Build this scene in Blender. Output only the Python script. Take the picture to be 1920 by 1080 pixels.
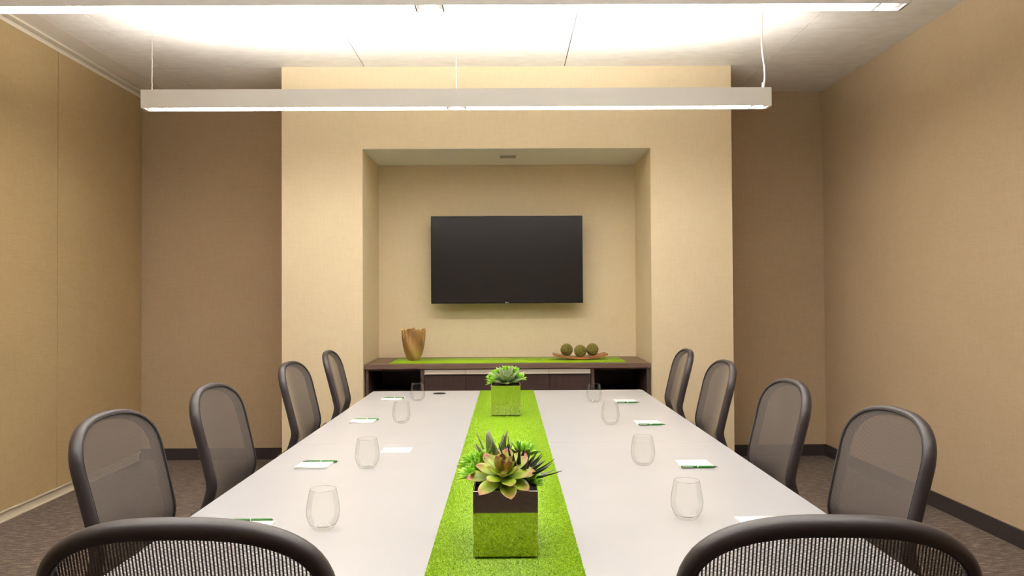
import bpy, math, random
import numpy as np
from mathutils import Matrix, Vector
random.seed(7); rng = np.random.default_rng(7)
for o in list(bpy.data.objects): bpy.data.objects.remove(o)
S = bpy.context.scene; COL = S.collection
PI = math.pi

# ------------------------------------------------------------------ camera, world, exposure
cam_d = bpy.data.cameras.new('camera'); cam = bpy.data.objects.new('camera', cam_d); COL.objects.link(cam)
cam_d.sensor_width = 36; cam_d.lens = 36*1400/1920; cam_d.clip_start = .02
YAW, PITCH, ROLL = 8/1400, 21/1400, -.0055
cam.matrix_world = Matrix.Translation((0, 0, 1.35)) @ Matrix.Rotation(-YAW, 4, 'Z') @ Matrix.Rotation(PI/2+PITCH, 4, 'X') @ Matrix.Rotation(ROLL, 4, 'Z')
S.camera = cam
S.view_settings.view_transform = 'Standard'; S.view_settings.look = 'None'
S.view_settings.exposure = 0.07; S.view_settings.gamma = 1; S.view_settings.use_curve_mapping = False
w = bpy.data.worlds.new('world'); S.world = w; w.use_nodes = True
w.node_tree.nodes['Background'].inputs[0].default_value = (0, 0, 0, 1)
LAMP_DOWN, LAMP_UP, LAMP_SPOT = 42.0, 105.0, 90.0       # radiance of the luminaires' diffusers, uplights and spots
LAMP_COL = (1.0, .955, .90)

# ------------------------------------------------------------------ materials
def lin(c):
    return tuple((x/255/12.92 if x/255 <= .04045 else ((x/255+.055)/1.055)**2.4) for x in c) + (1,)
class NT:
    def __init__(s, name):
        s.m = bpy.data.materials.new(name); s.m.use_nodes = True; s.t = s.m.node_tree
        s.b = s.t.nodes['Principled BSDF']; s.out = s.t.nodes['Material Output']
    def n(s, typ, **k):
        x = s.t.nodes.new(typ)
        for a, v in k.items(): setattr(x, a, v)
        return x
    def l(s, a, b): s.t.links.new(a, b)
    def set(s, **k):
        for a, v in k.items(): s.b.inputs[a.replace('_', ' ')].default_value = v
        return s
    def math(s, op, a, b=None, c=None):
        x = s.n('ShaderNodeMath', operation=op)
        for i, v in enumerate((a, b, c)):
            if v is None: continue
            if isinstance(v, (int, float)): x.inputs[i].default_value = v
            else: s.l(v, x.inputs[i])
        return x.outputs[0]
    def coords(s, kind='Object', scale=(1, 1, 1), rot=(0, 0, 0)):
        tc = s.n('ShaderNodeTexCoord'); mp = s.n('ShaderNodeMapping')
        mp.inputs['Scale'].default_value = scale; mp.inputs['Rotation'].default_value = rot
        s.l(tc.outputs[kind], mp.inputs[0]); return mp.outputs[0]
    def noise(s, vec, scale, detail=2, rough=.5):
        x = s.n('ShaderNodeTexNoise'); x.inputs['Scale'].default_value = scale
        x.inputs['Detail'].default_value = detail; x.inputs['Roughness'].default_value = rough
        s.l(vec, x.inputs['Vector']); return x.outputs['Fac']
    def ramp(s, fac, stops):
        x = s.n('ShaderNodeValToRGB'); e = x.color_ramp.elements
        while len(e) < len(stops): e.new(.5)
        for i, (p, c) in enumerate(stops): e[i].position = p; e[i].color = c
        s.l(fac, x.inputs[0]); return x.outputs[0]
    def bump(s, h, strength=.2, dist=.001):
        x = s.n('ShaderNodeBump'); x.inputs['Strength'].default_value = strength; x.inputs['Distance'].default_value = dist
        s.l(h, x.inputs['Height']); s.l(x.outputs[0], s.b.inputs['Normal'])

def plain(name, rgb, rough=.5, metal=0, spec=.5):
    n = NT(name); n.set(Base_Color=lin(rgb), Roughness=rough, Metallic=metal); n.b.inputs['Specular IOR Level'].default_value = spec
    return n.m
def speckled(name, c1, c2, scale, rough=.6, stretch=(1, 1, 1), bump=.2, metal=0, dist=.001, detail=3):
    n = NT(name); v = n.coords(scale=stretch); f = n.noise(v, scale, detail)
    n.l(n.ramp(f, [(.3, lin(c1)), (.7, lin(c2))]), n.b.inputs['Base Color']); n.set(Roughness=rough, Metallic=metal); n.bump(f, bump, dist)
    return n.m
def emit(name, col, strength):
    n = NT(name); e = n.n('ShaderNodeEmission'); e.inputs[0].default_value = (*col, 1); e.inputs[1].default_value = strength
    n.l(e.outputs[0], n.out.inputs[0]); return n.m

def fabric_wall(name, c1, c2):
    n = NT(name)
    a = n.noise(n.coords(scale=(260, 260, 14)), 1, 2); b = n.noise(n.coords(scale=(14, 14, 260)), 1, 2)
    c = n.noise(n.coords(scale=(1, 1, 1)), 2.5, 3)
    f = n.math('ADD', n.math('MULTIPLY', n.math('ADD', a, b), .42), n.math('MULTIPLY', c, .16))
    n.l(n.ramp(f, [(.28, lin(c1)), (.72, lin(c2))]), n.b.inputs['Base Color']); n.set(Roughness=.75); n.b.inputs['Specular IOR Level'].default_value = .25
    n.bump(f, .25, .001); return n.m
M = {}
M['wall'] = fabric_wall('woven_wallcovering', (224, 204, 168), (236, 219, 186))
M['wall_darker'] = fabric_wall('woven_wallcovering_darker', (182, 159, 128), (198, 177, 147))  # same weave as the feature wall, in a darker, browner tone
M['paint'] = plain('soffit_paint', (244, 238, 228), .7)
M['panel'] = fabric_wall('woven_partition_fabric', (168, 144, 104), (186, 163, 122))
M['tile'] = speckled('mineral_ceiling_tile', (233, 229, 222), (243, 240, 235), 9, .85, (1, 2, 1), .02)
M['ceiling_gap'] = plain('ceiling_grid_gap', (58, 48, 42), .8)
M['gyp'] = plain('ceiling_border_paint', (240, 233, 224), .7)
M['track'] = plain('track_enamel', (232, 222, 204), .5)
M['base_dark'] = plain('rubber_base', (50, 42, 42), .5)
M['base_cream'] = plain('cream_seal', (226, 214, 190), .5)
M['black'] = plain('shadow_gap', (18, 16, 15), .8)
def carpet():
    n = NT('streaked_carpet')
    a = n.noise(n.coords(scale=(14, 130, 1)), 1, 3, .7); b = n.noise(n.coords(), 160, 2)
    f = n.math('ADD', n.math('MULTIPLY', a, .75), n.math('MULTIPLY', b, .25))
    n.l(n.ramp(f, [(.32, lin((46, 39, 36))), (.52, lin((92, 80, 72))), (.70, lin((168, 150, 132)))]), n.b.inputs['Base Color'])
    n.set(Roughness=.95); n.bump(f, .5, .003); return n.m
M['carpet'] = carpet()
M['table'] = speckled('satin_laminate', (179, 178, 181), (184, 183, 186), 3, .28, bump=0)
M['table_edge'] = plain('table_edge_band', (225, 216, 208), .4)
M['frame_metal'] = plain('brushed_leg_metal', (150, 148, 146), .35, 1)
def wood(name, c1, c2, stretch, scale=3, rough=.45):
    n = NT(name); v = n.coords(scale=stretch); f = n.noise(v, scale, 5, .6)
    n.l(n.ramp(f, [(.3, lin(c1)), (.7, lin(c2))]), n.b.inputs['Base Color']); n.set(Roughness=rough); n.bump(f, .08); return n.m
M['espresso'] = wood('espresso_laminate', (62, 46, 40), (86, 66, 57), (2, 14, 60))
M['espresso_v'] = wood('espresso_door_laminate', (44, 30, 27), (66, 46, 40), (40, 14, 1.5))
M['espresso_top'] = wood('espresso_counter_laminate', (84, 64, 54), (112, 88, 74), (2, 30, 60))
M['alu'] = plain('satin_aluminium_pull', (214, 204, 192), .35, .6)
M['chair_frame'] = plain('soft_black_polymer', (53, 46, 48), .45, 0, .5)
M['chair_seat'] = speckled('charcoal_seat_fabric', (38, 34, 35), (60, 54, 54), 300, .9)
M['caster'] = plain('caster_nylon', (26, 24, 25), .4)
M['screen'] = plain('unlit_screen', (30, 27, 26), .25, 0, .3)
M['bezel'] = plain('gloss_bezel', (14, 13, 14), .25)
M['logo'] = plain('silver_logo', (190, 190, 194), .4, .3)
M['tvback'] = plain('display_shell', (20, 20, 21), .5)
M['white'] = plain('fixture_enamel', (244, 242, 240), .5)
M['cord'] = plain('white_cord', (228, 222, 214), .5)
M['wire'] = plain('suspension_wire', (205, 200, 194), .35, .5)
M['lens'] = plain('grey_lens', (150, 145, 142), .4)
M['down'] = emit('lamp_diffuser', LAMP_COL, LAMP_DOWN)
M['up'] = emit('lamp_uplight', LAMP_COL, LAMP_UP)
M['spot'] = emit('lamp_spot', LAMP_COL, LAMP_SPOT)
M['paper'] = plain('notepad_paper', (243, 240, 232), .7)
M['print'] = plain('faint_print', (190, 190, 176), .8)
M['pen'] = plain('green_pen_barrel', (40, 112, 34), .25)
M['pen_tip'] = plain('dark_pen_tip', (26, 60, 26), .3)
M['chrome'] = plain('pen_chrome', (225, 225, 220), .2, 1)
M['mirror'] = NT('polished_steel').set(Base_Color=lin((204, 198, 190)), Metallic=1.0, Roughness=.035).m
M['soil'] = speckled('dark_soil', (22, 16, 13), (60, 46, 36), 180, .95, bump=.8, dist=.004)
def glass():
    n = NT('clear_glass'); lw = n.n('ShaderNodeLayerWeight'); lw.inputs['Blend'].default_value = .5      # thin-walled glass
    k = n.math('POWER', lw.outputs['Facing'], 13.0)
    tr = n.n('ShaderNodeBsdfTransparent'); n.l(n.ramp(k, [(0, (.988, .99, .986, 1)), (1, (.12, .115, .10, 1))]), tr.inputs[0])
    gl = n.n('ShaderNodeBsdfGlossy'); gl.inputs['Roughness'].default_value = .02; fr = n.n('ShaderNodeFresnel'); fr.inputs[0].default_value = 1.42
    mx = n.n('ShaderNodeMixShader'); n.l(n.math('MULTIPLY', fr.outputs[0], .14), mx.inputs[0]); n.l(tr.outputs[0], mx.inputs[1]); n.l(gl.outputs[0], mx.inputs[2]); n.l(mx.outputs[0], n.out.inputs[0])
    return n.m
M['glass'] = glass()
def glass_lip():
    n = NT('glass_lip'); tr = n.n('ShaderNodeBsdfTransparent'); tr.inputs[0].default_value = (.42, .40, .36, 1)
    gl = n.n('ShaderNodeBsdfGlossy'); gl.inputs['Roughness'].default_value = .05; mx = n.n('ShaderNodeMixShader'); mx.inputs[0].default_value = .12
    n.l(tr.outputs[0], mx.inputs[1]); n.l(gl.outputs[0], mx.inputs[2]); n.l(mx.outputs[0], n.out.inputs[0]); return n.m
M['glass_lip'] = glass_lip()
def turf(name):
    n = NT(name); f = n.noise(n.coords(), 260, 2, .7)
    n.l(n.ramp(f, [(.25, lin((98, 138, 0))), (.5, lin((152, 194, 8))), (.75, lin((188, 222, 44)))]), n.b.inputs['Base Color'])
    n.set(Roughness=.36); n.b.inputs['Specular IOR Level'].default_value = .5; n.bump(f, .6, .002); return n.m
M['turf'] = turf('lime_turf')
def leaf_mat(name, base, mid, tip, p=.75, rough=.38):
    n = NT(name); tc = n.n('ShaderNodeTexCoord'); sx = n.n('ShaderNodeSeparateXYZ'); n.l(tc.outputs['UV'], sx.inputs[0])
    f = n.math('ADD', sx.outputs[1], n.math('MULTIPLY', n.math('SUBTRACT', n.noise(n.coords(), 60, 2), .5), .35))
    n.l(n.ramp(f, [(.05, lin(base)), (p, lin(mid)), (1.0, lin(tip))]), n.b.inputs['Base Color'])
    n.set(Roughness=rough); n.b.inputs['Subsurface Weight'].default_value = .0; return n.m
M['leaf_pink'] = leaf_mat('pink_tipped_leaf', (104, 140, 30), (164, 184, 62), (170, 92, 88), .66, .3)
M['leaf_bud'] = leaf_mat('russet_bud_leaf', (150, 150, 40), (160, 130, 44), (108, 58, 44), .6, .35)
M['leaf_lime'] = leaf_mat('lime_leaf', (110, 176, 30), (150, 210, 50), (186, 232, 96), .6, .4)
M['leaf_dark'] = leaf_mat('dark_spiky_leaf', (62, 80, 34), (50, 62, 40), (30, 32, 26), .5, .4)
M['leaf_grey'] = leaf_mat('grey_green_leaf', (96, 122, 66), (122, 142, 92), (168, 160, 136), .75, .45)
M['leaf_olive'] = leaf_mat('olive_leaf', (150, 156, 36), (132, 140, 34), (96, 92, 44), .6, .45)
def vase_wood():
    n = NT('swirled_golden_wood'); v = n.coords(scale=(1, 1, .6), rot=(.5, .9, 0)); wv = n.n('ShaderNodeTexWave'); wv.inputs['Scale'].default_value = 3.5
    wv.inputs['Distortion'].default_value = 7; wv.inputs['Detail'].default_value = 3; n.l(v, wv.inputs['Vector'])
    n.l(n.ramp(wv.outputs['Fac'], [(0, lin((122, 88, 48))), (.5, lin((150, 112, 66))), (1, lin((176, 138, 86)))]), n.b.inputs['Base Color']); n.set(Roughness=.5); return n.m
M['vase_wood'] = vase_wood()
M['vase_rim'] = plain('rim_gold_highlight', (226, 176, 92), .25, .7)  # gold highlight of the lit finger edges, put into the rim colour
M['tray_wood'] = wood('tray_wood', (112, 62, 34), (184, 122, 66), (3, 40, 40), 3, .35)
M['moss'] = speckled('dried_moss', (46, 44, 14), (136, 128, 52), 140, .95, bump=1, dist=.004, detail=4)
def chair_mesh():
    n = NT('woven_chair_mesh'); tc = n.n('ShaderNodeTexCoord'); sx = n.n('ShaderNodeSeparateXYZ'); n.l(tc.outputs['UV'], sx.inputs[0])
    u = n.math('DIVIDE', sx.outputs[0], .0056); v = n.math('DIVIDE', sx.outputs[1], .0024)
    col = n.math('FLOOR', u); fu = n.math('FRACT', u); fv = n.math('FRACT', n.math('ADD', v, n.math('MULTIPLY', col, .5)))
    hu = n.math('LESS_THAN', n.math('ABSOLUTE', n.math('SUBTRACT', fu, .5)), .30)
    hv = n.math('LESS_THAN', n.math('ABSOLUTE', n.math('SUBTRACT', fv, .5)), .40)
    hole = n.math('MULTIPLY', hu, hv)
    n.set(Base_Color=lin((108, 99, 95)), Roughness=.45)
    tr = n.n('ShaderNodeBsdfTransparent'); mx = n.n('ShaderNodeMixShader')
    n.l(hole, mx.inputs[0]); n.l(n.b.outputs[0], mx.inputs[1]); n.l(tr.outputs[0], mx.inputs[2]); n.l(mx.outputs[0], n.out.inputs[0])
    return n.m
M['mesh'] = chair_mesh()

# ------------------------------------------------------------------ mesh helpers
class MB:
    def __init__(s): s.v = []; s.f = []; s.uv = []; s.mi = []; s.m = Matrix.Identity(4); s.cur = 0
    def add(s, vs, fs, uvs=None):
        b = len(s.v); s.v += [tuple(s.m @ Vector(p)) for p in vs]
        s.uv += list(uvs) if uvs is not None else [(0, 0)]*len(vs)
        for f in fs: s.f.append(tuple(i+b for i in f)); s.mi.append(s.cur)
        return s
    def box(s, x0, x1, y0, y1, z0, z1, c=0):
        if c <= 0:
            vs = [(x, y, z) for x in (x0, x1) for y in (y0, y1) for z in (z0, z1)]
            return s.add(vs, [(0, 1, 3, 2), (4, 6, 7, 5), (0, 4, 5, 1), (2, 3, 7, 6), (0, 2, 6, 4), (1, 5, 7, 3)])
        # chamfered box
        X = ((x0, x0+c), (x1, x1-c)); Y = ((y0, y0+c), (y1, y1-c)); Z = ((z0, z0+c), (z1, z1-c)); vs = []; ix = {}
        for i in (0, 1):
            for j in (0, 1):
                for k in (0, 1):
                    for a in range(3):
                        ix[i, j, k, a] = len(vs)
                        vs.append((X[i][0 if a == 0 else 1], Y[j][0 if a == 1 else 1], Z[k][0 if a == 2 else 1]))
        F = []
        for i in (0, 1):
            q = [(i, 0, 0), (i, 1, 0), (i, 1, 1), (i, 0, 1)]; F.append([ix[(*t, 0)] for t in q])
            q = [(0, i, 0), (0, i, 1), (1, i, 1), (1, i, 0)]; F.append([ix[(*t, 1)] for t in q])
            q = [(0, 0, i), (1, 0, i), (1, 1, i), (0, 1, i)]; F.append([ix[(*t, 2)] for t in q])
        for p in (0, 1):
            for q in (0, 1):
                F.append([ix[0, p, q, 1], ix[1, p, q, 1], ix[1, p, q, 2], ix[0, p, q, 2]])
                F.append([ix[p, 0, q, 0], ix[p, 1, q, 0], ix[p, 1, q, 2], ix[p, 0, q, 2]])
                F.append([ix[p, q, 0, 0], ix[p, q, 1, 0], ix[p, q, 1, 1], ix[p, q, 0, 1]])
        for i in (0, 1):
            for j in (0, 1):
                for k in (0, 1): F.append([ix[i, j, k, 0], ix[i, j, k, 1], ix[i, j, k, 2]])
        return s.add(vs, F)
    def rings(s, rings, closed=False, cap=True, uvs=None):
        n = len(rings[0]); vs = [p for r in rings for p in r]; fs = []
        R = len(rings)
        for i in range(R if closed else R-1):
            for j in range(n):
                a, b = i*n+j, i*n+(j+1) % n; c = ((i+1) % R)*n
                fs.append((a, b, c+(j+1) % n, c+j))
        if cap and not closed: fs.append(tuple(range(n))[::-1]); fs.append(tuple((R-1)*n+j for j in range(n)))
        return s.add(vs, fs, uvs)
    def lathe(s, prof, n=32, c=(0, 0, 0), cap=False):
        return s.rings([[(c[0]+r*math.cos(2*PI*j/n), c[1]+r*math.sin(2*PI*j/n), c[2]+z) for j in range(n)] for r, z in prof], cap=cap)
    def tube(s, pts, r, n=10, cap=True):
        pts = [Vector(p) for p in pts]; rr = r if isinstance(r, (list, tuple)) else [r]*len(pts); rings = []
        for i, p in enumerate(pts):
            t = (pts[min(i+1, len(pts)-1)]-pts[max(i-1, 0)]).normalized()
            a = t.cross(Vector((0, 0, 1)) if abs(t.z) < .9 else Vector((1, 0, 0))).normalized(); b = t.cross(a)
            rings.append([p+rr[i]*(math.cos(2*PI*j/n)*a+math.sin(2*PI*j/n)*b) for j in range(n)])
        return s.rings(rings, cap=cap)
    def grid(s, P, UV=None):
        R, C = len(P), len(P[0]); vs = [p for r in P for p in r]
        fs = [(i*C+j, i*C+j+1, (i+1)*C+j+1, (i+1)*C+j) for i in range(R-1) for j in range(C-1)]
        return s.add(vs, fs, [p for r in UV for p in r] if UV else None)
    def build(s, name, mats, parent=None, smooth=False, angle=None, loc=None):
        me = bpy.data.meshes.new(name); me.from_pydata(s.v, [], s.f)
        for m in (mats if isinstance(mats, (list, tuple)) else [mats]): me.materials.append(M[m])
        me.polygons.foreach_set('material_index', s.mi)
        if any(u != (0, 0) for u in s.uv):
            ul = me.uv_layers.new(name='UVMap'); idx = np.empty(len(me.loops), dtype=np.int32); me.loops.foreach_get('vertex_index', idx)
            ul.data.foreach_set('uv', np.array(s.uv, dtype=np.float32)[idx].ravel())
        me.validate(); me.update()
        import bmesh
        bm = bmesh.new(); bm.from_mesh(me); bmesh.ops.recalc_face_normals(bm, faces=bm.faces); bm.to_mesh(me); bm.free()
        if smooth or angle:
            me.polygons.foreach_set('use_smooth', [True]*len(me.polygons))
            if angle: me.set_sharp_from_angle(angle=math.radians(angle))
        o = bpy.data.objects.new(name, me); COL.objects.link(o)
        if parent: o.parent = parent
        if loc: o.location = loc
        return o
def tag(o, label, cat, group=None, kind=None):
    o['label'] = label; o['category'] = cat
    if group: o['group'] = group
    if kind: o['kind'] = kind
    return o
def thing(name, label, cat, loc=(0, 0, 0), rz=0, group=None):
    o = bpy.data.objects.new(name, None); COL.objects.link(o); o.empty_display_size = .1
    o.location = loc; o.rotation_euler = (0, 0, rz); return tag(o, label, cat, group)
def struct(o, label=None):
    o['kind'] = 'structure'
    if label: o['label'] = label
    return o
def dup(o, parent=None):
    c = o.copy(); COL.objects.link(c)
    if parent: c.parent = parent
    for ch in [x for x in bpy.data.objects if x.parent == o]: dup(ch, c)
    return c
def place(proto, used, loc, rz, label, group=None):
    o = proto if not used else dup(proto)
    o.location = loc; o.rotation_euler = (0, 0, rz); o['label'] = label
    if group: o['group'] = group
    return o

# ------------------------------------------------------------------ room shell
ZC = 3.125; YB = 6.39; YF = -2.4; SL = .0157
def xl(y): return -3.125+SL*(YB-y)
def xr(y): return 2.715+SL*(YB-y)
struct(MB().box(-3.6, 3.3, YF-.2, YB+.3, -.1, 0).build('floor', 'carpet'), 'dark brown streaked carpet floor')
b = MB()                                                       # back wall with the protruding feature wall and its niche
b.box(-3.5, 3.2, YB, YB+.15, 0, ZC+.1)
struct(b.build('wall_back', 'wall_darker'), 'recessed tan back wall either side of the feature wall')
PF = 5.667; PX = 1.712; NL, NR, NT_, NB = -1.099, 1.092, 2.497, 6.372
b = MB()
b.box(-PX, NL, PF, YB-.001, 0, ZC); b.box(NR, PX, PF, YB-.001, 0, ZC); b.box(NL, NR, PF, YB-.001, NT_+.004, ZC); b.box(NL, NR, NB, YB-.001, 0, NT_+.004)
struct(b.build('wall_feature', 'wall'), 'lighter tan feature wall standing forward around the screen niche')
struct(MB().box(NL+.001, NR-.001, PF+.002, NB-.001, NT_, NT_+.004).build('trim_1', 'paint'), 'pale painted soffit of the niche')
# left: movable partition of fabric panels
b = MB(); seams = [YF, -.9, 1.15, 3.16, 5.167, YB-.001]
for y0, y1 in zip(seams[:-1], seams[1:]):
    a0, a1 = y0+.0025, y1-.0025
    z0, z1 = .074, 3.083
    vs = [(xl(a0), a0, z0), (xl(a1), a1, z0), (xl(a1), a1, z1), (xl(a0), a0, z1)]
    vs += [(x-.08, y, z) for x, y, z in vs]
    b.add(vs, [(0, 1, 2, 3), (7, 6, 5, 4), (0, 4, 5, 1), (1, 5, 6, 2), (2, 6, 7, 3), (3, 7, 4, 0)])
struct(b.build('wall_left', 'panel'), 'tan fabric partition panels forming the left wall')
def wall_strip(fx, d0, d1, z0, z1, y0=YF, y1=YB-.001, b=None):
    b = b or MB(); vs = []
    for d in (d0, d1):
        vs += [(fx(y0)+d, y0, z0), (fx(y1)+d, y1, z0), (fx(y1)+d, y1, z1), (fx(y0)+d, y0, z1)]
    return b.add(vs, [(0, 1, 2, 3), (7, 6, 5, 4), (0, 4, 5, 1), (1, 5, 6, 2), (2, 6, 7, 3), (3, 7, 4, 0)])
b = wall_strip(xl, -.3, -.081, 0, ZC); struct(b.build('wall_left_backing', 'black'))
b = wall_strip(xl, -.08, -.012, .0, .056); b = wall_strip(xl, -.08, .006, .064, .073, b=b); wall_strip(xl, -.08, -.004, 0, .006, b=b)
struct(b.build('baseboard_left', 'base_cream'), 'cream floor seal under the partition panels')
b = wall_strip(xl, -.08, -.002, 3.084, ZC+.01)
b2 = wall_strip(xl, .006, .046, 3.112, ZC+.01, b=b)
struct(b.build('trim_2', 'track'), 'cream ceiling track above the partition')
b = wall_strip(xr, 0, .15, 0, ZC+.1); struct(b.build('wall_right', 'wall_darker'), 'plain tan wallcovered right wall')
struct(wall_strip(xr, -.012, -.0005, 0, .097).build('baseboard_right', 'base_dark'), 'dark baseboard along the right wall')
b = MB(); b.box(-3.14, -PX-.013, YB-.012, YB-.0005, 0, .097); b.box(PX+.013, 2.70, YB-.012, YB-.0005, 0, .097)
struct(b.build('baseboard_back', 'base_dark'), 'dark baseboard along the recessed back wall')
b = MB(); b.box(-PX-.012, -PX-.0005, PF-.012, YB-.013, 0, .097); b.box(PX+.0005, PX+.012, PF-.012, YB-.013, 0, .097)
b.box(-PX, NL-.002, PF-.012, PF-.0005, 0, .097); b.box(NR+.002, PX, PF-.012, PF-.0005, 0, .097)
struct(b.build('baseboard_feature', 'base_dark'), 'dark baseboard around the feature wall')
struct(MB().box(-3.6, 3.3, YF-.15, YF, 0, ZC+.1).build('wall_front', 'wall_darker'), 'tan wall behind the viewer')
# ceiling: 30 x 60 inch tiles in a narrow grid
b = MB(); b.cur = 0
gx = [-2.888, -2.606, -1.082, .442, 1.966, 3.1]; gy = [YF]+[5.645-.762*k for k in range(10, 0, -1)]+[5.645, 6.5]
for x0, x1 in zip(gx[:-1], gx[1:]):
    for y0, y1 in zip(gy[:-1], gy[1:]):
        b.box(x0+.0035, x1-.0035, y0+.0025, y1-.0025, ZC, ZC+.011)
b.cur = 1; b.box(-3.6, 3.3, YF-.1, YB+.2, ZC+.012, ZC+.05)
b.cur = 2; b.box(-3.06, -2.892, YF, YB, ZC-.0, ZC+.011)
struct(b.build('ceiling', ['tile', 'ceiling_gap', 'gyp']), 'off-white tiled ceiling')

# ------------------------------------------------------------------ pendant lights
XL0, XL1, XM = -2.231, 1.622, -.310
def make_pendant():
    r = thing('pendant_light', 'x', 'light', group=None)
    W = .04; z0, z1 = 2.527, 2.640; t = .003
    b = MB()
    b.box(XL0, XL1, -W, -W+t, z0, z1); b.box(XL0, XL1, W-t, W, z0, z1)
    b.box(XL0, XL0+t, -W+t, W-t, z0, z1); b.box(XL1-t, XL1, -W+t, W-t, z0, z1)
    b.box(XL0+t, XL1-t, -W+t, W-t, z0+.045, z0+.05)
    b.build('housing', 'white', r)
    segs = [(XL0+.12, XM-.06), (XM+.06, XL1-.12)]
    for a, c in segs: MB().box(a, c, -W+t+.001, W-t-.001, z0+.004, z0+.010).build('diffuser', 'down', r)
    for a, c in segs: MB().box(a, c, -W+.008, W-.008, z1-.012, z1-.008).build('uplight', 'up', r)
    for x in (XL0+.065, XM, XL1-.065):
        h = MB().box(x-.052, x+.052, -W+t+.001, W-t-.001, z0+.012, z0+.016).build('spot_plate', 'white', r)
        d = MB(); d.box(x-.059, x-.0525, -W+t+.001, W-t-.001, z0+.001, z0+.030); d.box(x+.0525, x+.059, -W+t+.001, W-t-.001, z0+.001, z0+.030); d.build('divider', 'lens', h)
        MB().lathe([(.0, .004), (.018, .004), (.022, 0), (.0, -.003)], 20, (x, 0, z0+.008)).build('spot_lens', 'spot', h)
    for x in (-2.181, XM):
        c = MB().tube([(x, 0, z1-.02), (x, 0, ZC-.004)], .0016, 6).build('suspension_wire', 'wire', r)
        MB().lathe([(0, 0), (.008, 0), (.008, .010), (0, .010)], 12, (x, 0, ZC-.012)).build('ceiling_anchor', 'white', c)
    pts = []
    for i in range(25):
        t_ = i/24; z = z1-.005+(ZC-.002-z1)*t_
        pts.append((1.585+.016*math.sin(PI*t_)*(.6-t_)*2+.004*math.sin(9*t_)-.006*t_, 0, z))
    c = MB().tube(pts, .0052, 8).build('power_cord', 'cord', r)
    MB().lathe([(0, 0), (.012, 0), (.016, .02), (0, .02)], 12, (1.577, 0, ZC-.021)).build('ceiling_anchor', 'white', c)
    MB().lathe([(0, 0), (.009, 0), (.006, .04), (0, .04)], 12, (1.585, 0, z1-.001)).build('cord_grip', 'cord', c)
    return r
pen0 = make_pendant()
place(pen0, False, (0, 4.585, 0), 0, 'long white linear pendant hanging fully in view before the feature wall', 'white linear pendants over the table')
place(pen0, True, (0, 3.005, 0), 0, 'long white linear pendant cut off by the top edge of the view', 'white linear pendants over the table')
place(pen0, True, (0, 1.42, 0), 0, 'long white linear pendant nearest the viewer, above the near table end', 'white linear pendants over the table')

# ------------------------------------------------------------------ conference table
TZ = .74
t = thing('conference_table', 'long white conference table with a green runner down its middle', 'table', (0, 3.19, 0))
for y0, y1 in ((1.375, 3.1835), (3.1865, 5.005)):
    p = MB().box(-.902, .896, y0-3.19, y1-3.19, TZ-.03, TZ, .0006).build('tabletop', 'table', t)
g = MB().lathe([(0, .0012), (.030, .0012), (.034, .0024), (.041, .0022), (.043, .0002), (.043, -.004)], 40).build('cable_grommet', 'bezel', t, smooth=True)
g.location = (-.448, 4.862-3.19, TZ); g['label'] = 'round black cable grommet'
MB().box(-.03, .03, -.008, .008, .0012, .0032, .001).build('grommet_flap', 'black', g)
for y in (-1.45, -.22, .22, 1.45):
    MB().box(-.42, .42, y-.03, y+.03, .03, TZ-.0305, .004).build('pedestal', 'frame_metal', t)
    MB().box(-.6, .6, y-.05, y+.05, .0, .03, .006).build('foot', 'frame_metal', t)

# turf runners
def turf_runner(name, x0, x1, y0, y1, z, n_of_y, label, blade=.0036):
    b = MB().box(x0, x1, y0, y1, z, z+.003)
    nv = []
    N = n_of_y
    px = rng.uniform(x0, x1, N)
    yy = rng.random(N)**1.6*(y1-y0)+y0 if (y1-y0) > 1 else rng.uniform(y0, y1, N)
    a = rng.uniform(0, 2*PI, N); w = rng.uniform(.0007, .0013, N); h = rng.uniform(.4, 1., N)*blade
    ta = rng.uniform(0, 2*PI, N); tl = rng.uniform(.2, 1.6, N)*h
    b0 = np.stack([px-w*np.cos(a), yy-w*np.sin(a), np.full(N, z+.0028)], 1); b1 = np.stack([px+w*np.cos(a), yy+w*np.sin(a), np.full(N, z+.0028)], 1)
    tp = np.stack([px+tl*np.cos(ta), yy+tl*np.sin(ta), z+.0028+h], 1)
    allv = np.concatenate([np.array(b.v), np.stack([b0, b1, tp], 1).reshape(-1, 3)])
    me = bpy.data.meshes.new(name)
    nf0 = len(b.f); k = len(b.v); loops = np.concatenate([np.array(b.f).ravel(), np.arange(3*N)+k]).astype(np.int32)
    me.vertices.add(len(allv)); me.vertices.foreach_set('co', allv.astype(np.float32).ravel())
    me.loops.add(len(loops)); me.loops.foreach_set('vertex_index', loops)
    me.polygons.add(nf0+N); st = np.concatenate([np.arange(nf0)*4, nf0*4+np.arange(N)*3]).astype(np.int32)
    me.polygons.foreach_set('loop_start', st); me.update(calc_edges=True); me.validate()
    me.materials.append(M['turf']); o = bpy.data.objects.new(name, me); COL.objects.link(o)
    return tag(o, label, 'runner')
turf_runner('turf_runner', -.187, .168, 1.385, 4.985, TZ+.0002, 150000, 'long lime green artificial turf runner down the middle of the white table')

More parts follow.
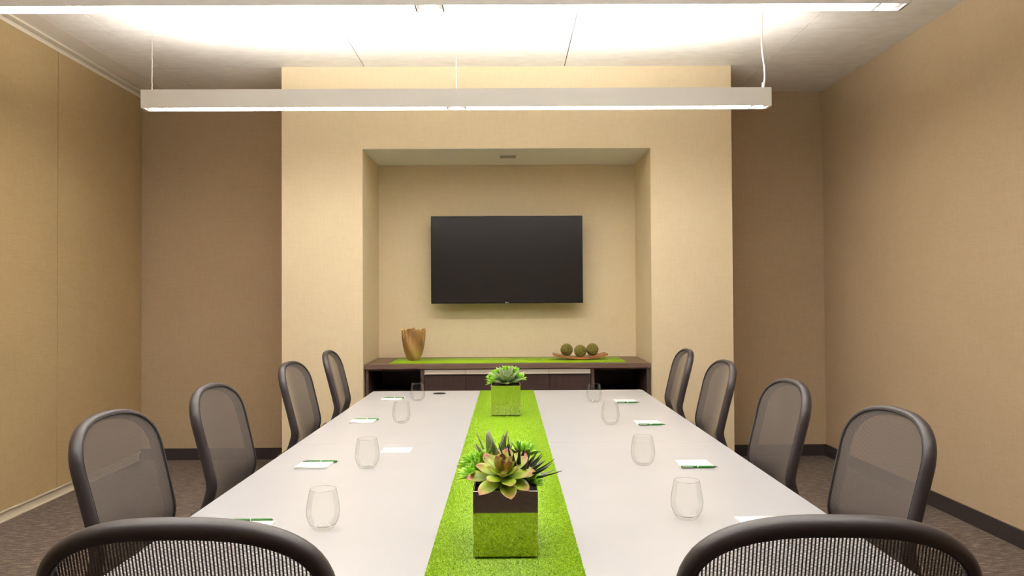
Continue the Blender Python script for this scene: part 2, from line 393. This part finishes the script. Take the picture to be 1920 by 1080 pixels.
# ------------------------------------------------------------------ credenza
CZ = .858; CF = 5.70
c = thing('credenza', 'low dark espresso credenza built into the niche below the screen', 'credenza', (0, CF, 0))
X0, X1 = NL+.006, NR-.006; CD = NB-.004-CF
MB().box(X0, X1, 0, CD, CZ-.037, CZ, .0015).build('countertop', 'espresso_top', c)
zt = CZ-.0375
b = MB(); b.box(X0+.004, X0+.026, .012, CD-.01, .0, zt); b.box(X1-.026, X1-.004, .012, CD-.01, 0, zt)
dx0, dx1 = -.640, .630
b.box(dx0-.028, dx0-.004, .012, CD-.01, .06, zt); b.box(dx1+.004, dx1+.028, .012, CD-.01, .06, zt)
b.box(X0+.026, X1-.026, .02, CD-.01, .05, .075); b.box(X0+.026, X1-.026, CD-.02, CD-.011, .075, zt)
b.box(X0+.026, X1-.026, .02, CD-.021, zt-.012, zt-.0005)
b.build('carcass', 'espresso', c)
MB().box(X0+.027, X1-.027, .06, CD-.03, .0, .049).build('plinth', 'black', c)
for a, d in ((X0+.027, dx0-.029), (dx1+.029, X1-.027)):
    MB().box(a, d, .016, CD-.022, .60, .622, .001).build('shelf', 'espresso', c)
dw = (dx1-dx0)/4
for i in range(4):
    a = dx0+i*dw
    dr = MB().box(a+.0015, a+dw-.0015, .002, .020, .08, zt-.040, .001).build('door', 'espresso_v', c)
    b = MB(); b.box(a+.0012, a+dw-.0012, .007, .011, zt-.041, zt-.006); b.box(a+.0012, a+dw-.0012, -.010, .011, zt-.0405, zt-.0335, .001)
    h = b.build('handle', 'alu', dr); h['label'] = 'brushed silver full-width pull'
turf_runner('turf_runner', -.915, .915, 5.775, 6.25, CZ+.0002, 26000, 'narrow lime green artificial turf runner lying on the dark credenza', .004)

# ------------------------------------------------------------------ display
tv = thing('television', 'large unlit flat black screen mounted on the niche wall', 'television', (-.006, 6.20, 1.679))
W2, H2 = .630, .3635
MB().box(-W2, W2, .004, .035, -H2, H2, .003).build('shell', 'tvback', tv)
b = MB(); e = .007
b.box(-W2, W2, -.004, .004, H2-e, H2, .001); b.box(-W2, W2, -.004, .004, -H2, -H2+.014, .001); b.box(-W2, -W2+e, -.004, .004, -H2+.014, H2-e); b.box(W2-e, W2, -.004, .004, -H2+.014, H2-e)
bz = b.build('bezel', 'bezel', tv)
MB().box(-W2+e, W2-e, 0, .0038, -H2+.014, H2-e).build('screen', 'screen', tv)
MB().box(-.2, .2, .035, .169, -.15, .15, .004).build('wall_mount', 'tvback', tv)
cu = bpy.data.curves.new('logo', 'FONT'); cu.body = 'LG'; cu.size = .014; cu.extrude = .0004; cu.align_x = 'LEFT'; cu.align_y = 'CENTER'
tmp = bpy.data.objects.new('tmp', cu); COL.objects.link(tmp); bpy.context.view_layer.update()
me = bpy.data.meshes.new_from_object(tmp); bpy.data.objects.remove(tmp); me.materials.clear(); me.materials.append(M['logo'])
lo = bpy.data.objects.new('logo_lettering', me); COL.objects.link(lo); lo.parent = bz; lo.location = (.001, -.0048, -H2+.0068); lo.rotation_euler = (PI/2, 0, 0)
lg = MB().rings([[(.006*math.cos(2*PI*j/24), y, .006*math.sin(2*PI*j/24)) for j in range(24)] for y in (-.0006, .0004)]).build('logo_disc', 'logo', bz)
lg.location = (-.009, -.0045, -H2+.0068)

v = thing('ceiling_vent', 'small square vent set into the pale niche soffit above the screen', 'vent', (.006, 5.975, NT_-.0005))
b = MB(); s_ = .078
b.box(-s_, s_, -s_, -s_+.014, -.005, 0); b.box(-s_, s_, s_-.014, s_, -.005, 0); b.box(-s_, -s_+.014, -s_+.014, s_-.014, -.005, 0); b.box(s_-.014, s_, -s_+.014, s_-.014, -.005, 0)
b.build('frame', 'paint', v); MB().box(-s_+.0141, s_-.0141, -s_+.0141, s_-.0141, -.003, -.0005).build('lens', 'lens', v)

# ------------------------------------------------------------------ office chair
KZ = [.42, .50, .58, .64, .69, .75, .85, .95, 1.03, 1.12]; KO = [-.095, -.066, -.032, -.010, .0, -.011, -.036, -.062, -.082, -.104]
def off(z):
    z = min(max(z, KZ[0]), KZ[-1]-1e-6)
    i = max(j for j in range(len(KZ)-1) if KZ[j] <= z)
    def m(j):
        if j == 0: return (KO[1]-KO[0])/(KZ[1]-KZ[0])
        if j == len(KZ)-1: return (KO[-1]-KO[-2])/(KZ[-1]-KZ[-2])
        return (KO[j+1]-KO[j-1])/(KZ[j+1]-KZ[j-1])
    h = KZ[i+1]-KZ[i]; t = (z-KZ[i])/h
    return (2*t**3-3*t*t+1)*KO[i]+(t**3-2*t*t+t)*h*m(i)+(-2*t**3+3*t*t)*KO[i+1]+(t**3-t*t)*h*m(i+1)
TOP, BR, AW, BOT = 1.018, .125, .213, .50
def back_pt(x, z): return Vector((x, off(z)+.026*(x/.235)**2-.24, z))
def outline(n=120):
    pts = []
    def wd(z): return AW*(1-.06*min(max((TOP-BR-z)/.4, 0), 1))
    for i in range(41):                                    # arch, left to right
        a = PI-PI*i/40; cx, sx = math.cos(a), math.sin(a)
        pts.append((AW*math.copysign(abs(cx)**.8, cx), TOP-BR+BR*sx**.8))
    for z in np.linspace(TOP-BR, BOT+.07, 14)[1:]: pts.append((wd(z), z))
    wb = wd(BOT+.07)
    for i in range(1, 9):
        a = PI/2*i/8; pts.append((wb-.07+.07*math.cos(a), BOT+.07-.07*math.sin(a)))
    for x in np.linspace(wb-.07, -(wb-.07), 8)[1:]: pts.append((x, BOT))
    for i in range(1, 9):
        a = PI/2+PI/2*i/8; pts.append((-(wb-.07)+.07*math.cos(a), BOT+.07-.07*math.sin(a)))
    for z in np.linspace(BOT+.07, TOP-BR, 14)[1:-1]: pts.append((-wd(z), z))
    P = np.array(pts+[pts[0]]); d = np.r_[0, np.cumsum(np.linalg.norm(np.diff(P, axis=0), axis=1))]
    s = np.linspace(0, d[-1], n+1)[:-1]
    return np.stack([np.interp(s, d, P[:, 0]), np.interp(s, d, P[:, 1])], 1)
OUT = outline()
SEC = [(-.003, .002), (.002, .004), (.008, .003), (.0125, -.002), (.015, -.010), (.0145, -.020), (.010, -.028), (.002, -.032), (-.006, -.032), (-.010, -.029), (-.011, -.025), (-.005, -.020), (-.004, -.012)]
def make_chair():
    r = thing('office_chair', 'x', 'chair')
    n = len(OUT); rings = []
    for i in range(n):
        x, z = OUT[i]; tx, tz = OUT[(i+1) % n]-OUT[i-1]; L = math.hypot(tx, tz); nx, nz = -tz/L, tx/L
        P = back_pt(x, z); e = .004
        N = (back_pt(x+nx*e, z+nz*e)-back_pt(x-nx*e, z-nz*e)).normalized(); T = (back_pt(x+tx/L*e, z+tz/L*e)-back_pt(x-tx/L*e, z-tz/L*e)).normalized()
        D = N.cross(T)
        if D.y < 0: D = -D
        k = 1
        rings.append([P+N*a*k+D*d for a, d in SEC])
    MB().rings(rings, closed=True).build('back_frame', 'chair_frame', r, smooth=True)
    zs = np.r_[np.linspace(BOT-.002, TOP-BR, 34), TOP-BR+(BR+.001)*np.sin(np.linspace(0, PI/2, 26)[1:])]
    P = []; UV = []; s = 0; last = None
    for z in zs:
        if z >= TOP-BR: hw = AW*(1-min(1, ((z-(TOP-BR))/(BR+.0015)))**2.5)**.4
        else: hw = AW*(1-.06*min((TOP-BR-z)/.4, 1))
        if z < BOT+.07: hw -= .07*(1-math.sqrt(max(0, 1-((BOT+.07-z)/.073)**2)))
        row = [back_pt(hw*u, z) for u in np.linspace(-1, 1, 29)]
        if last is not None: s += (row[14]-last).length
        last = row[14]; P.append(row); UV.append([(hw*u+1, s) for u in np.linspace(-1, 1, 29)])
    b = MB(); b.grid(P, UV); b.grid([[p-Vector((0, .0011, 0)) for p in row] for row in P], UV); b.build('mesh_back', 'mesh', r, smooth=True)
    rings = []
    for i in range(n):
        x, z = OUT[i]; P = back_pt(x, z)+Vector((0, .0028, 0)); Q = back_pt(*OUT[(i+1) % n]); T = (Q-P).normalized(); U = T.cross(Vector((0, 1, 0))).normalized(); V_ = T.cross(U)
        rings.append([P+.0024*(math.cos(2*PI*j/6)*U+math.sin(2*PI*j/6)*V_) for j in range(6)])
    MB().rings(rings, closed=True).build('piping', 'black', r, smooth=True)
    # seat cushion, rounded plan, waterfall front
    rings = []
    for sc, z in ((.90, .425), (.97, .432), (1, .450), (1, .472), (.985, .486), (.94, .496), (.8, .500), (.4, .501)):
        ring = []
        for j in range(48):
            a = 2*PI*j/48; cx, sy = math.cos(a), math.sin(a)
            x = .245*sc*math.copysign(abs(cx)**.55, cx); y = .235*sc*math.copysign(abs(sy)**.55, sy)
            ring.append((x, y+.02, z-(.025*max(0, (y-.12)/.11)**2)))
        rings.append(ring)
    MB().rings(rings).build('seat', 'chair_seat', r, smooth=True)
    b = MB(); b.box(-.11, .11, -.14, .14, .385, .424, .01); b.build('seat_plate', 'caster', r)
    pts = [(0, -.12, .395), (0, -.22, .395), (0, -.32, .42), (0, -.365, .48), (0, -.352, .55)]
    b = MB()
    for dx in (-.06, 0, .06): b.tube([(x+dx, y, z) for x, y, z in pts], .017, 10)
    b.tube([(-.17, -.337, .53), (-.06, -.352, .545), (.06, -.352, .545), (.17, -.337, .53)], .014, 10)
    b.build('back_support', 'chair_frame', r, smooth=True)
    MB().lathe([(0, .10), (.032, .10), (.032, .27), (.018, .272), (.018, .386), (0, .386)], 20).build('gas_column', 'caster', r, angle=40)
    b = MB()
    for k in range(5):
        a = 2*PI*k/5+.3; b.m = Matrix.Rotation(a, 4, 'Z')
        b.rings([[(x, -wy, z0), (x, wy, z0), (x, wy*.7, z1), (x, -wy*.7, z1)] for x, wy, z0, z1 in ((.0, .032, .085, .135), (.12, .026, .083, .125), (.29, .018, .066, .092))])
    b.m = Matrix.Identity(4); b.build('star_base', 'chair_frame', r)
    for k in range(5):
        a = 2*PI*k/5+.3; b = MB(); b.m = Matrix.Rotation(a, 4, 'Z') @ Matrix.Translation((.275, 0, 0))
        for y0, y1 in ((-.024, -.006), (.006, .024)):
            b.rings([[(.027*math.cos(2*PI*j/18), y, .027+.027*math.sin(2*PI*j/18)) for j in range(18)] for y in (y0, y1)])
        b.tube([(0, -.02, .027), (0, .02, .027)], .008, 8); b.tube([(0, 0, .027), (0, 0, .075)], .007, 8)
        b.build('caster_wheel', 'caster', r)
    return r
chair = make_chair()
# x, y of the backrest's lumbar line, heading, description
CH = [(-1.085, 2.184, -90, 'black mesh office chair nearest the viewer on the left side of the table', 'chairs along the left side'),
      (-1.066, 2.887, -90, 'black mesh office chair second from the viewer along the left table edge', 'chairs along the left side'),
      (-1.062, 3.926, -91, 'black mesh office chair third from the viewer along the left table edge', 'chairs along the left side'),
      (-1.065, 4.79, -87, 'black mesh office chair at the far left table corner, closest to the feature wall', 'chairs along the left side'),
      (1.04, 2.158, 92, 'black mesh office chair nearest the viewer on the right side of the table', 'chairs along the right side'),
      (1.026, 2.92, 90.5, 'black mesh office chair second from the viewer along the right table edge', 'chairs along the right side'),
      (1.04, 3.859, 90, 'black mesh office chair third from the viewer along the right table edge', 'chairs along the right side'),
      (1.052, 4.74, 88, 'black mesh office chair at the far right table corner, closest to the feature wall', 'chairs along the right side'),
      (-0.494, 1.2, 0, 'black mesh office chair seen from behind at the near table end, left one', 'chairs at the near end'),
      (0.488, 1.19, -3, 'black mesh office chair seen from behind at the near table end, right one', 'chairs at the near end')]
for i, (x, y, dg, lb, gr) in enumerate(CH):
    a = math.radians(dg); place(chair, i > 0, (x-.24*math.sin(a), y+.24*math.cos(a), 0), a, lb, gr)

# ------------------------------------------------------------------ stemless glasses
def make_glass():
    prof_o = [(0, 0), (.020, 0), (.026, .0022), (.033, .010), (.0395, .022), (.0432, .036), (.0440, .046), (.0432, .058), (.0410, .074), (.0382, .090), (.0352, .105)]
    def smooth(p, k=4):
        out = []
        for i in range(len(p)-1):
            p0 = p[max(i-1, 0)]; p1 = p[i]; p2 = p[i+1]; p3 = p[min(i+2, len(p)-1)]
            for j in range(k):
                t = j/k; out.append(tuple(.5*((2*p1[c])+(-p0[c]+p2[c])*t+(2*p0[c]-5*p1[c]+4*p2[c]-p3[c])*t*t+(-p0[c]+3*p1[c]-3*p2[c]+p3[c])*t**3) for c in (0, 1)))
        return out+[p[-1]]
    o = smooth(prof_o[1:]); o = [(.0, .0)]+o
    inner = [(max(r-.0011, 0), z) for r, z in o if z > .012]
    inn = [(.0, .0062), (.012, .0064), (.022, .0078), (.028, .0105)]+inner
    prof = o+[(.0347, .1056)]+inn[::-1]
    b = MB().lathe(prof, 56)
    for k, f in enumerate(b.f):
        zz = [b.v[i][2] for i in f]
        if min(zz) > .1035: b.mi[k] = 1
    g = b.build('drinking_glass', ['glass', 'glass_lip'], smooth=True)
    return tag(g, 'x', 'glass')
g0 = make_glass()
GL = [(-.497, 2.008, 'clear stemless glass nearest the viewer on the left half of the table'),
      (-.515, 2.731, 'clear stemless glass on the left half, between the near glass and the table seam'),
      (-.531, 3.717, 'clear stemless glass just beyond the table seam on the left half'),
      (-.548, 4.524, 'clear stemless glass farthest back on the left, beside the black grommet'),
      (.493, 2.074, 'clear stemless glass nearest the viewer on the right half of the table'),
      (.493, 2.747, 'clear stemless glass on the right half, second from the viewer, beside a notepad'),
      (.497, 3.646, 'clear stemless glass just beyond the table seam on the right half'),
      (.508, 4.429, 'clear stemless glass farthest back on the right half of the table')]
for i, (x, y, lb) in enumerate(GL):
    o = place(g0, i > 0, (x, y, TZ+.0003), .5*i, lb, 'stemless glasses on the table')

# ------------------------------------------------------------------ notepads and pens
def make_pad():
    r = thing('notepad', 'x', 'notepad')
    w, d = .059, .054
    P = []
    MB().box(-w, w, -d, d, 0, .0045).build('page_block', 'paper', r)
    for j in range(9):
        v_ = j/8; P.append([(-w+2*w*i/10, -d+2*d*v_, (.0049+.0035*(1-v_)**2*(.6+.4*math.cos(i*.5)))) for i in range(11)])
    b = MB(); b.grid(P); bot = [[(x, y, z-.0003) for x, y, z in row] for row in P]; b.grid(bot); b.build('cover_sheet', 'paper', r, smooth=True)
    b = MB()
    for k, (x0, x1) in enumerate(((.018, .040), (.022, .036))): b.box(x0, x1, d-.012-.005*k, d-.0105-.005*k, .0054, .0056)
    b.build('printed_mark', 'print', r)
    return r
def make_pen():                                               # lies along +x, tip at +x
    r = thing('ballpoint_pen', 'x', 'pen')
    def cyl(prof, name, m):
        b = MB(); b.m = Matrix.Translation((0, 0, .0048)) @ Matrix.Rotation(PI/2, 4, 'Y'); b.lathe(prof, 16); return b.build(name, m, r, smooth=False, angle=50)
    cyl([(0, -.064), (.0038, -.063), (.0046, -.060), (.0046, -.006), (0, -.006)], 'upper_barrel', 'pen')
    cyl([(0, -.006), (.0048, -.006), (.0048, -.003), (0, -.003)], 'ring', 'chrome')
    cyl([(0, -.003), (.0046, -.003), (.0046, .040), (.0036, .052), (0, .052)], 'lower_barrel', 'pen')
    cyl([(0, .052), (.0034, .052), (.0014, .064), (.0005, .068), (0, .068)], 'tip', 'pen_tip')
    cyl([(0, -.070), (.0024, -.070), (.0024, -.0645), (0, -.0645)], 'button', 'chrome')
    MB().box(-.060, -.022, -.0065, -.0048, .004, .0062, .0005).build('clip', 'chrome', r)
    return r
pad0, pen_0 = make_pad(), make_pen()
PADS = [(-.715, 2.757, 0, 'white notepad on the left half, beside the second glass from the viewer'),
        (-.728, 3.745, 0, 'white notepad on the left half, just beyond the table seam'),
        (-.713, 4.565, 0, 'white notepad farthest back on the left half of the table'),
        (-.700, 2.010, 0, 'white notepad on the left half, hidden behind the near end chair'),
        (.679, 2.748, 0, 'white notepad on the right half, beside the second glass from the viewer'),
        (.679, 3.656, 0, 'white notepad on the right half, just beyond the table seam'),
        (.690, 4.430, 0, 'white notepad farthest back on the right half of the table'),
        (.684, 2.020, 2, 'white notepad corner peeking over the near right end chair')]
for i, (x, y, a, lb) in enumerate(PADS):
    place(pad0, i > 0, (x, y, TZ+.0003), math.radians(a), lb, 'white notepads set out along the table')
tag(MB().box(-.058, .058, -.048, .048, 0, .0012).build('paper_card', 'paper', loc=(-.453, 3.037, TZ+.0003)), 'plain white card lying alone near the green runner, in front of the table seam', 'card')
PENS = [(-.708, 2.818, 180, 'green ballpoint pen lying behind the left notepad beside the second glass'),
        (-.722, 3.806, 180, 'green ballpoint pen lying behind the left notepad beyond the table seam'),
        (-.706, 4.626, 180, 'green ballpoint pen behind the farthest left notepad'),
        (-.716, 2.072, 180, 'green ballpoint pen whose end peeks over the near left end chair'),
        (.682, 2.684, 0, 'green ballpoint pen in front of the right notepad beside the second glass'),
        (.688, 3.593, 0, 'green ballpoint pen in front of the right notepad beyond the table seam'),
        (.700, 4.366, 0, 'green ballpoint pen in front of the farthest right notepad')]
for i, (x, y, a, lb) in enumerate(PENS):
    on_pad = i in (4, 5, 6)
    o = place(pen_0, i > 0, (x, y, TZ+(.0065 if False else .0003)), math.radians(a+(1.5 if i % 2 else -1)), lb, 'green pens set out with the notepads')
    if on_pad: o.location.y -= .0 

# ------------------------------------------------------------------ succulents in mirrored cube vases
def leaf(b, base, az, el, L, W, thick=.003, curl=0., point=1.4, tilt=None, wide=.6):
    """one leaf; curl bends the tip upward (+) or downward (-), point sharpens the tip"""
    n, c = 10, 5; Pt = []; Pb = []; UV = []; pos = Vector((0, 0, 0)); e = el
    for i in range(n+1):
        t = i/n
        pk, q = ((.62, .62) if point > 1.25 else (.5, .75)) if point > 1.15 else ((.42, .9) if point > .95 else (.12, 1.2))
        wdt = W*.5*max(.03, (.38+.62*math.sin(PI/2*t/pk)) if t < pk else math.cos(PI/2*(t-pk)/(1-pk))**q if t < 1 else .03)
        d = Vector((math.cos(e), 0, math.sin(e))); nrm = Vector((-math.sin(e), 0, math.cos(e)))
        rowt = []; rowb = []; uv = []
        for j in range(c):
            s = -1+2*j/(c-1); y = s*wdt; cup = .28*wdt*s*s
            th = thick*(1-s*s)*(1-t*.7)
            rowt.append(pos+Vector((0, y, 0))+nrm*cup); rowb.append(pos+Vector((0, y, 0))+nrm*(cup-th-.0004)); uv.append((.5+.5*s, t))
        Pt.append(rowt); Pb.append(rowb); UV.append(uv)
        pos = pos+d*(L/n); e += curl/n
    keep = b.m.copy(); b.m = keep @ Matrix.Translation(base) @ Matrix.Rotation(az, 4, 'Z')
    ringv = [Pt[i]+Pb[i][::-1] for i in range(n+1)]; uvs = [u for i in range(n+1) for u in UV[i]+UV[i][::-1]]
    b.rings(ringv, uvs=uvs); b.m = keep
def rosette(c, tilt, tilt_az, rings):
    b = MB(); b.m = Matrix.Translation(c) @ Matrix.Rotation(tilt_az, 4, 'Z') @ Matrix.Rotation(tilt, 4, 'Y') @ Matrix.Rotation(-tilt_az, 4, 'Z')
    for n, L, W, el, curl, r0, ph, pt in rings:
        for k in range(n):
            a = 2*PI*k/n+ph+random.uniform(-.1, .1)
            leaf(b, (r0*math.cos(a), r0*math.sin(a), 0), a, math.radians(el+random.uniform(-5, 5)), L*random.uniform(.9, 1.08), W*random.uniform(.92, 1.08), .003 if W > .012 else .002, math.radians(curl), pt)
    return b
def lime(c, tilt, az, s=1):
    return rosette(c, tilt, az, [(9, .036*s, .0105*s, 12, 25, .003, 0, 1.3), (8, .033*s, .010*s, 32, 22, .003, .3, 1.3), (7, .029*s, .0095*s, 52, 15, .002, .1, 1.3), (5, .024*s, .009*s, 72, 5, .001, .5, 1.3)])
def cube_vase(name, label, loc):
    r = thing(name, label, 'plant', loc)
    w = .0765; h = .153; t = .003; b = MB()
    b.box(-w, w, -w, -w+t, 0, h, .0008); b.box(-w, w, w-t, w, 0, h, .0008)
    b.box(-w, -w+t, -w+t, w-t, 0, h, .0008); b.box(w-t, w, -w+t, w-t, 0, h, .0008); b.box(-w+t, w-t, -w+t, w-t, .001, .004)
    v = b.build('vase', 'mirror', r); v['label'] = 'mirror-polished steel cube vase'
    N = 14; P = []
    for i in range(N+1):
        P.append([(-w+t+(2*w-2*t)*j/N, -w+t+(2*w-2*t)*i/N, .126+.012*math.cos((j/N-.5)*2.4)*math.cos((i/N-.5)*2.4)+random.uniform(-.003, .003)) for j in range(N+1)])
    MB().grid(P).build('soil', 'soil', r)
    return r
RZ = TZ+.0085
v1 = cube_vase('potted_succulent', 'mirrored cube of mixed succulents with a large pink-tipped rosette, nearest the viewer', (-.008, 1.829, RZ))
fr = Matrix
b = rosette((-.004, -.032, .181), math.radians(30), -PI/2, [
    (8, .081, .039, -2, 10, .006, .12, 1.3), (7, .069, .035, 13, 22, .005, .50, 1.3), (5, .050, .027, 34, 24, .004, .8, 1.3), (4, .034, .018, 55, 20, .003, .2, 1.3)])
b.build('pink_tipped_rosette', 'leaf_pink', v1, smooth=True)
b = rosette((.000, -.024, .186), math.radians(8), -PI/2, [(4, .040, .025, 52, 50, .008, .4, 1.3), (3, .034, .020, 70, 20, .003, 0, 1.3)])
b.build('russet_bud', 'leaf_bud', v1, smooth=True)
b = rosette((.030, .018, .162), math.radians(26), math.radians(12), [(12, .104, .022, 22, 24, .004, 0, .9), (11, .098, .022, 42, 20, .004, .3, .9), (8, .084, .020, 64, 10, .003, .1, .9)])
b.build('dark_spiky_rosette', 'leaf_dark', v1, smooth=True)
b = rosette((-.024, .046, .168), math.radians(12), math.radians(120), [(7, .095, .024, 50, 14, .005, .2, 1.0), (5, .112, .024, 68, 8, .004, .6, 1.0)])
b.build('grey_green_rosette', 'leaf_grey', v1, smooth=True)
b = rosette((.002, .030, .160), 0, 0, [(5, .052, .024, 55, 20, .005, .2, 1.3), (3, .046, .022, 78, 6, .003, .5, 1.3)])
b.build('olive_rosette', 'leaf_olive', v1, smooth=True)
for cc, tl, az, s in (((-.074, .000, .176), 35, 190, 1.25), ((-.056, .026, .196), 20, 160, 1.3), ((-.078, .048, .188), 35, 150, 1.3), ((.044, .064, .208), 15, 60, 1.4), ((.060, -.006, .160), 40, -10, 1.05)):
    lime(cc, math.radians(tl), math.radians(az), s).build('lime_rosette', 'leaf_lime', v1, smooth=True)
v2 = cube_vase('potted_succulent', 'mirrored cube of green succulents at the far end of the table', (-.013, 3.953, RZ))
b = rosette((.004, -.022, .165), math.radians(22), -PI/2, [(7, .108, .042, 16, 26, .006, .3, 1.1), (6, .096, .040, 38, 20, .005, .1, 1.1), (5, .074, .034, 60, 12, .004, .5, 1.1), (3, .045, .022, 78, 0, .002, 0, 1.1)])
b.build('grey_green_rosette', 'leaf_grey', v2, smooth=True)
for cc, tl, az, s in (((-.062, -.010, .168), 35, 190, 1.25), ((-.046, .026, .200), 25, 150, 1.3), ((.000, .046, .214), 5, 90, 1.3), ((.036, .040, .212), 15, 50, 1.3), ((.066, .000, .182), 30, 10, 1.35), ((-.068, .020, .185), 35, 170, 1.2)):
    lime(cc, math.radians(tl), math.radians(az), s).build('lime_rosette', 'leaf_lime', v2, smooth=True)

# ------------------------------------------------------------------ wooden vase, tray, moss balls on the credenza
def wooden_vase():
    NF = 13; K = 20; n = NF*K; H = .255; rows = 30
    def R(z):
        t = min(1, max(0, z/H)); return .046+.048*(1-(1-t)**3)
    def rim(j):
        s = ((j % K)/K-.5)*2; s = abs(s)/.80
        hh = H*(1-.03*((j//K) % 3)); zb = H*(.60+.05*(((j//K)*7) % 3)/2)
        return zb if s >= 1 else zb+(hh-zb)*(1-s**5)**(1/2.6)
    o = []; inn = []
    for i in range(rows+1):
        t = i/rows; ro = []; ri = []
        for j in range(n):
            z = rim(j)*t; a = 2*PI*j/n; s = ((j % K)/K-.5)*2; fade = min(1, max(0, (z/H-.55)/.2))
            r = R(z)+.004*math.cos(s*PI/2)*fade-.001
            th = .009
            ro.append((r*math.cos(a), r*math.sin(a), z)); ri.append(((r-th)*math.cos(a), (r-th)*math.sin(a), max(z-.004*(t == 1)*0, .01*(1-t)+z*t if t < .2 else z)))
        o.append(ro); inn.append(ri)
    r = thing('wooden_vase', 'golden brown wooden vase with a slotted finger-like rim on the credenza', 'vase', (-.760, 6.02, CZ+.006))
    b = MB(); b.rings(o, cap=False); b.rings(inn[::-1], cap=False)
    b.add([(0, 0, 0)]+o[0], [(0, 1+(j+1) % n, 1+j) for j in range(n)]); b.add([(0, 0, .01)]+inn[0], [(0, 1+j, 1+(j+1) % n) for j in range(n)])
    b.build('body', 'vase_wood', r, smooth=True)
    b = MB(); mid = [tuple((p+q)/2 for p, q in zip(o[-1][j], inn[-1][j])) for j in range(n)]
    mid = [(x, y, z+.0028) for x, y, z in mid]
    b.rings([o[-1], mid, inn[-1]], cap=False); b.build('rim', 'vase_rim', r, smooth=True)
wooden_vase()
tr = MB(); top = []; bot = []
for i in range(21):
    u = -1+i/10; hw = .075+.012*(1-u*u); z = .026*abs(u)**2.0+.004*abs(u)
    top.append([(.215*u, hw*(-1+k/4), z+.014+.006*abs(-1+k/4)**2) for k in range(9)]); bot.append([(.215*u, hw*(-1+k/4), z+.006*abs(-1+k/4)**2*.8) for k in range(9)])
ringv = [top[i]+bot[i][::-1] for i in range(21)]
tr.rings(ringv); tray = tag(tr.build('serving_tray', 'tray_wood', smooth=False, angle=35, loc=(.581, 6.03, CZ+.0062)), 'curved brown wooden tray holding three moss balls on the credenza', 'tray')
tray.rotation_euler.z = math.radians(2)
def moss_ball():
    import bmesh
    bm = bmesh.new(); bmesh.ops.create_icosphere(bm, subdivisions=5, radius=.0495)
    for v in bm.verts: v.co *= 1+random.uniform(-.028, .028)
    me = bpy.data.meshes.new('moss_ball'); bm.to_mesh(me); bm.free(); me.materials.append(M['moss'])
    o = bpy.data.objects.new('moss_ball', me); COL.objects.link(o); return tag(o, 'x', 'decorative ball')
mb = moss_ball()
for i, (x, y, z, lb) in enumerate(((.474, 6.045, .0745, 'dark green moss ball at the left end of the wooden tray'), (.580, 6.005, .0668, 'dark green moss ball in the middle of the wooden tray'), (.682, 6.050, .0755, 'dark green moss ball at the right end of the wooden tray'))):
    place(mb, i > 0, (x, y, CZ+.006+z), 1.3*i, lb, 'moss balls on the wooden tray')
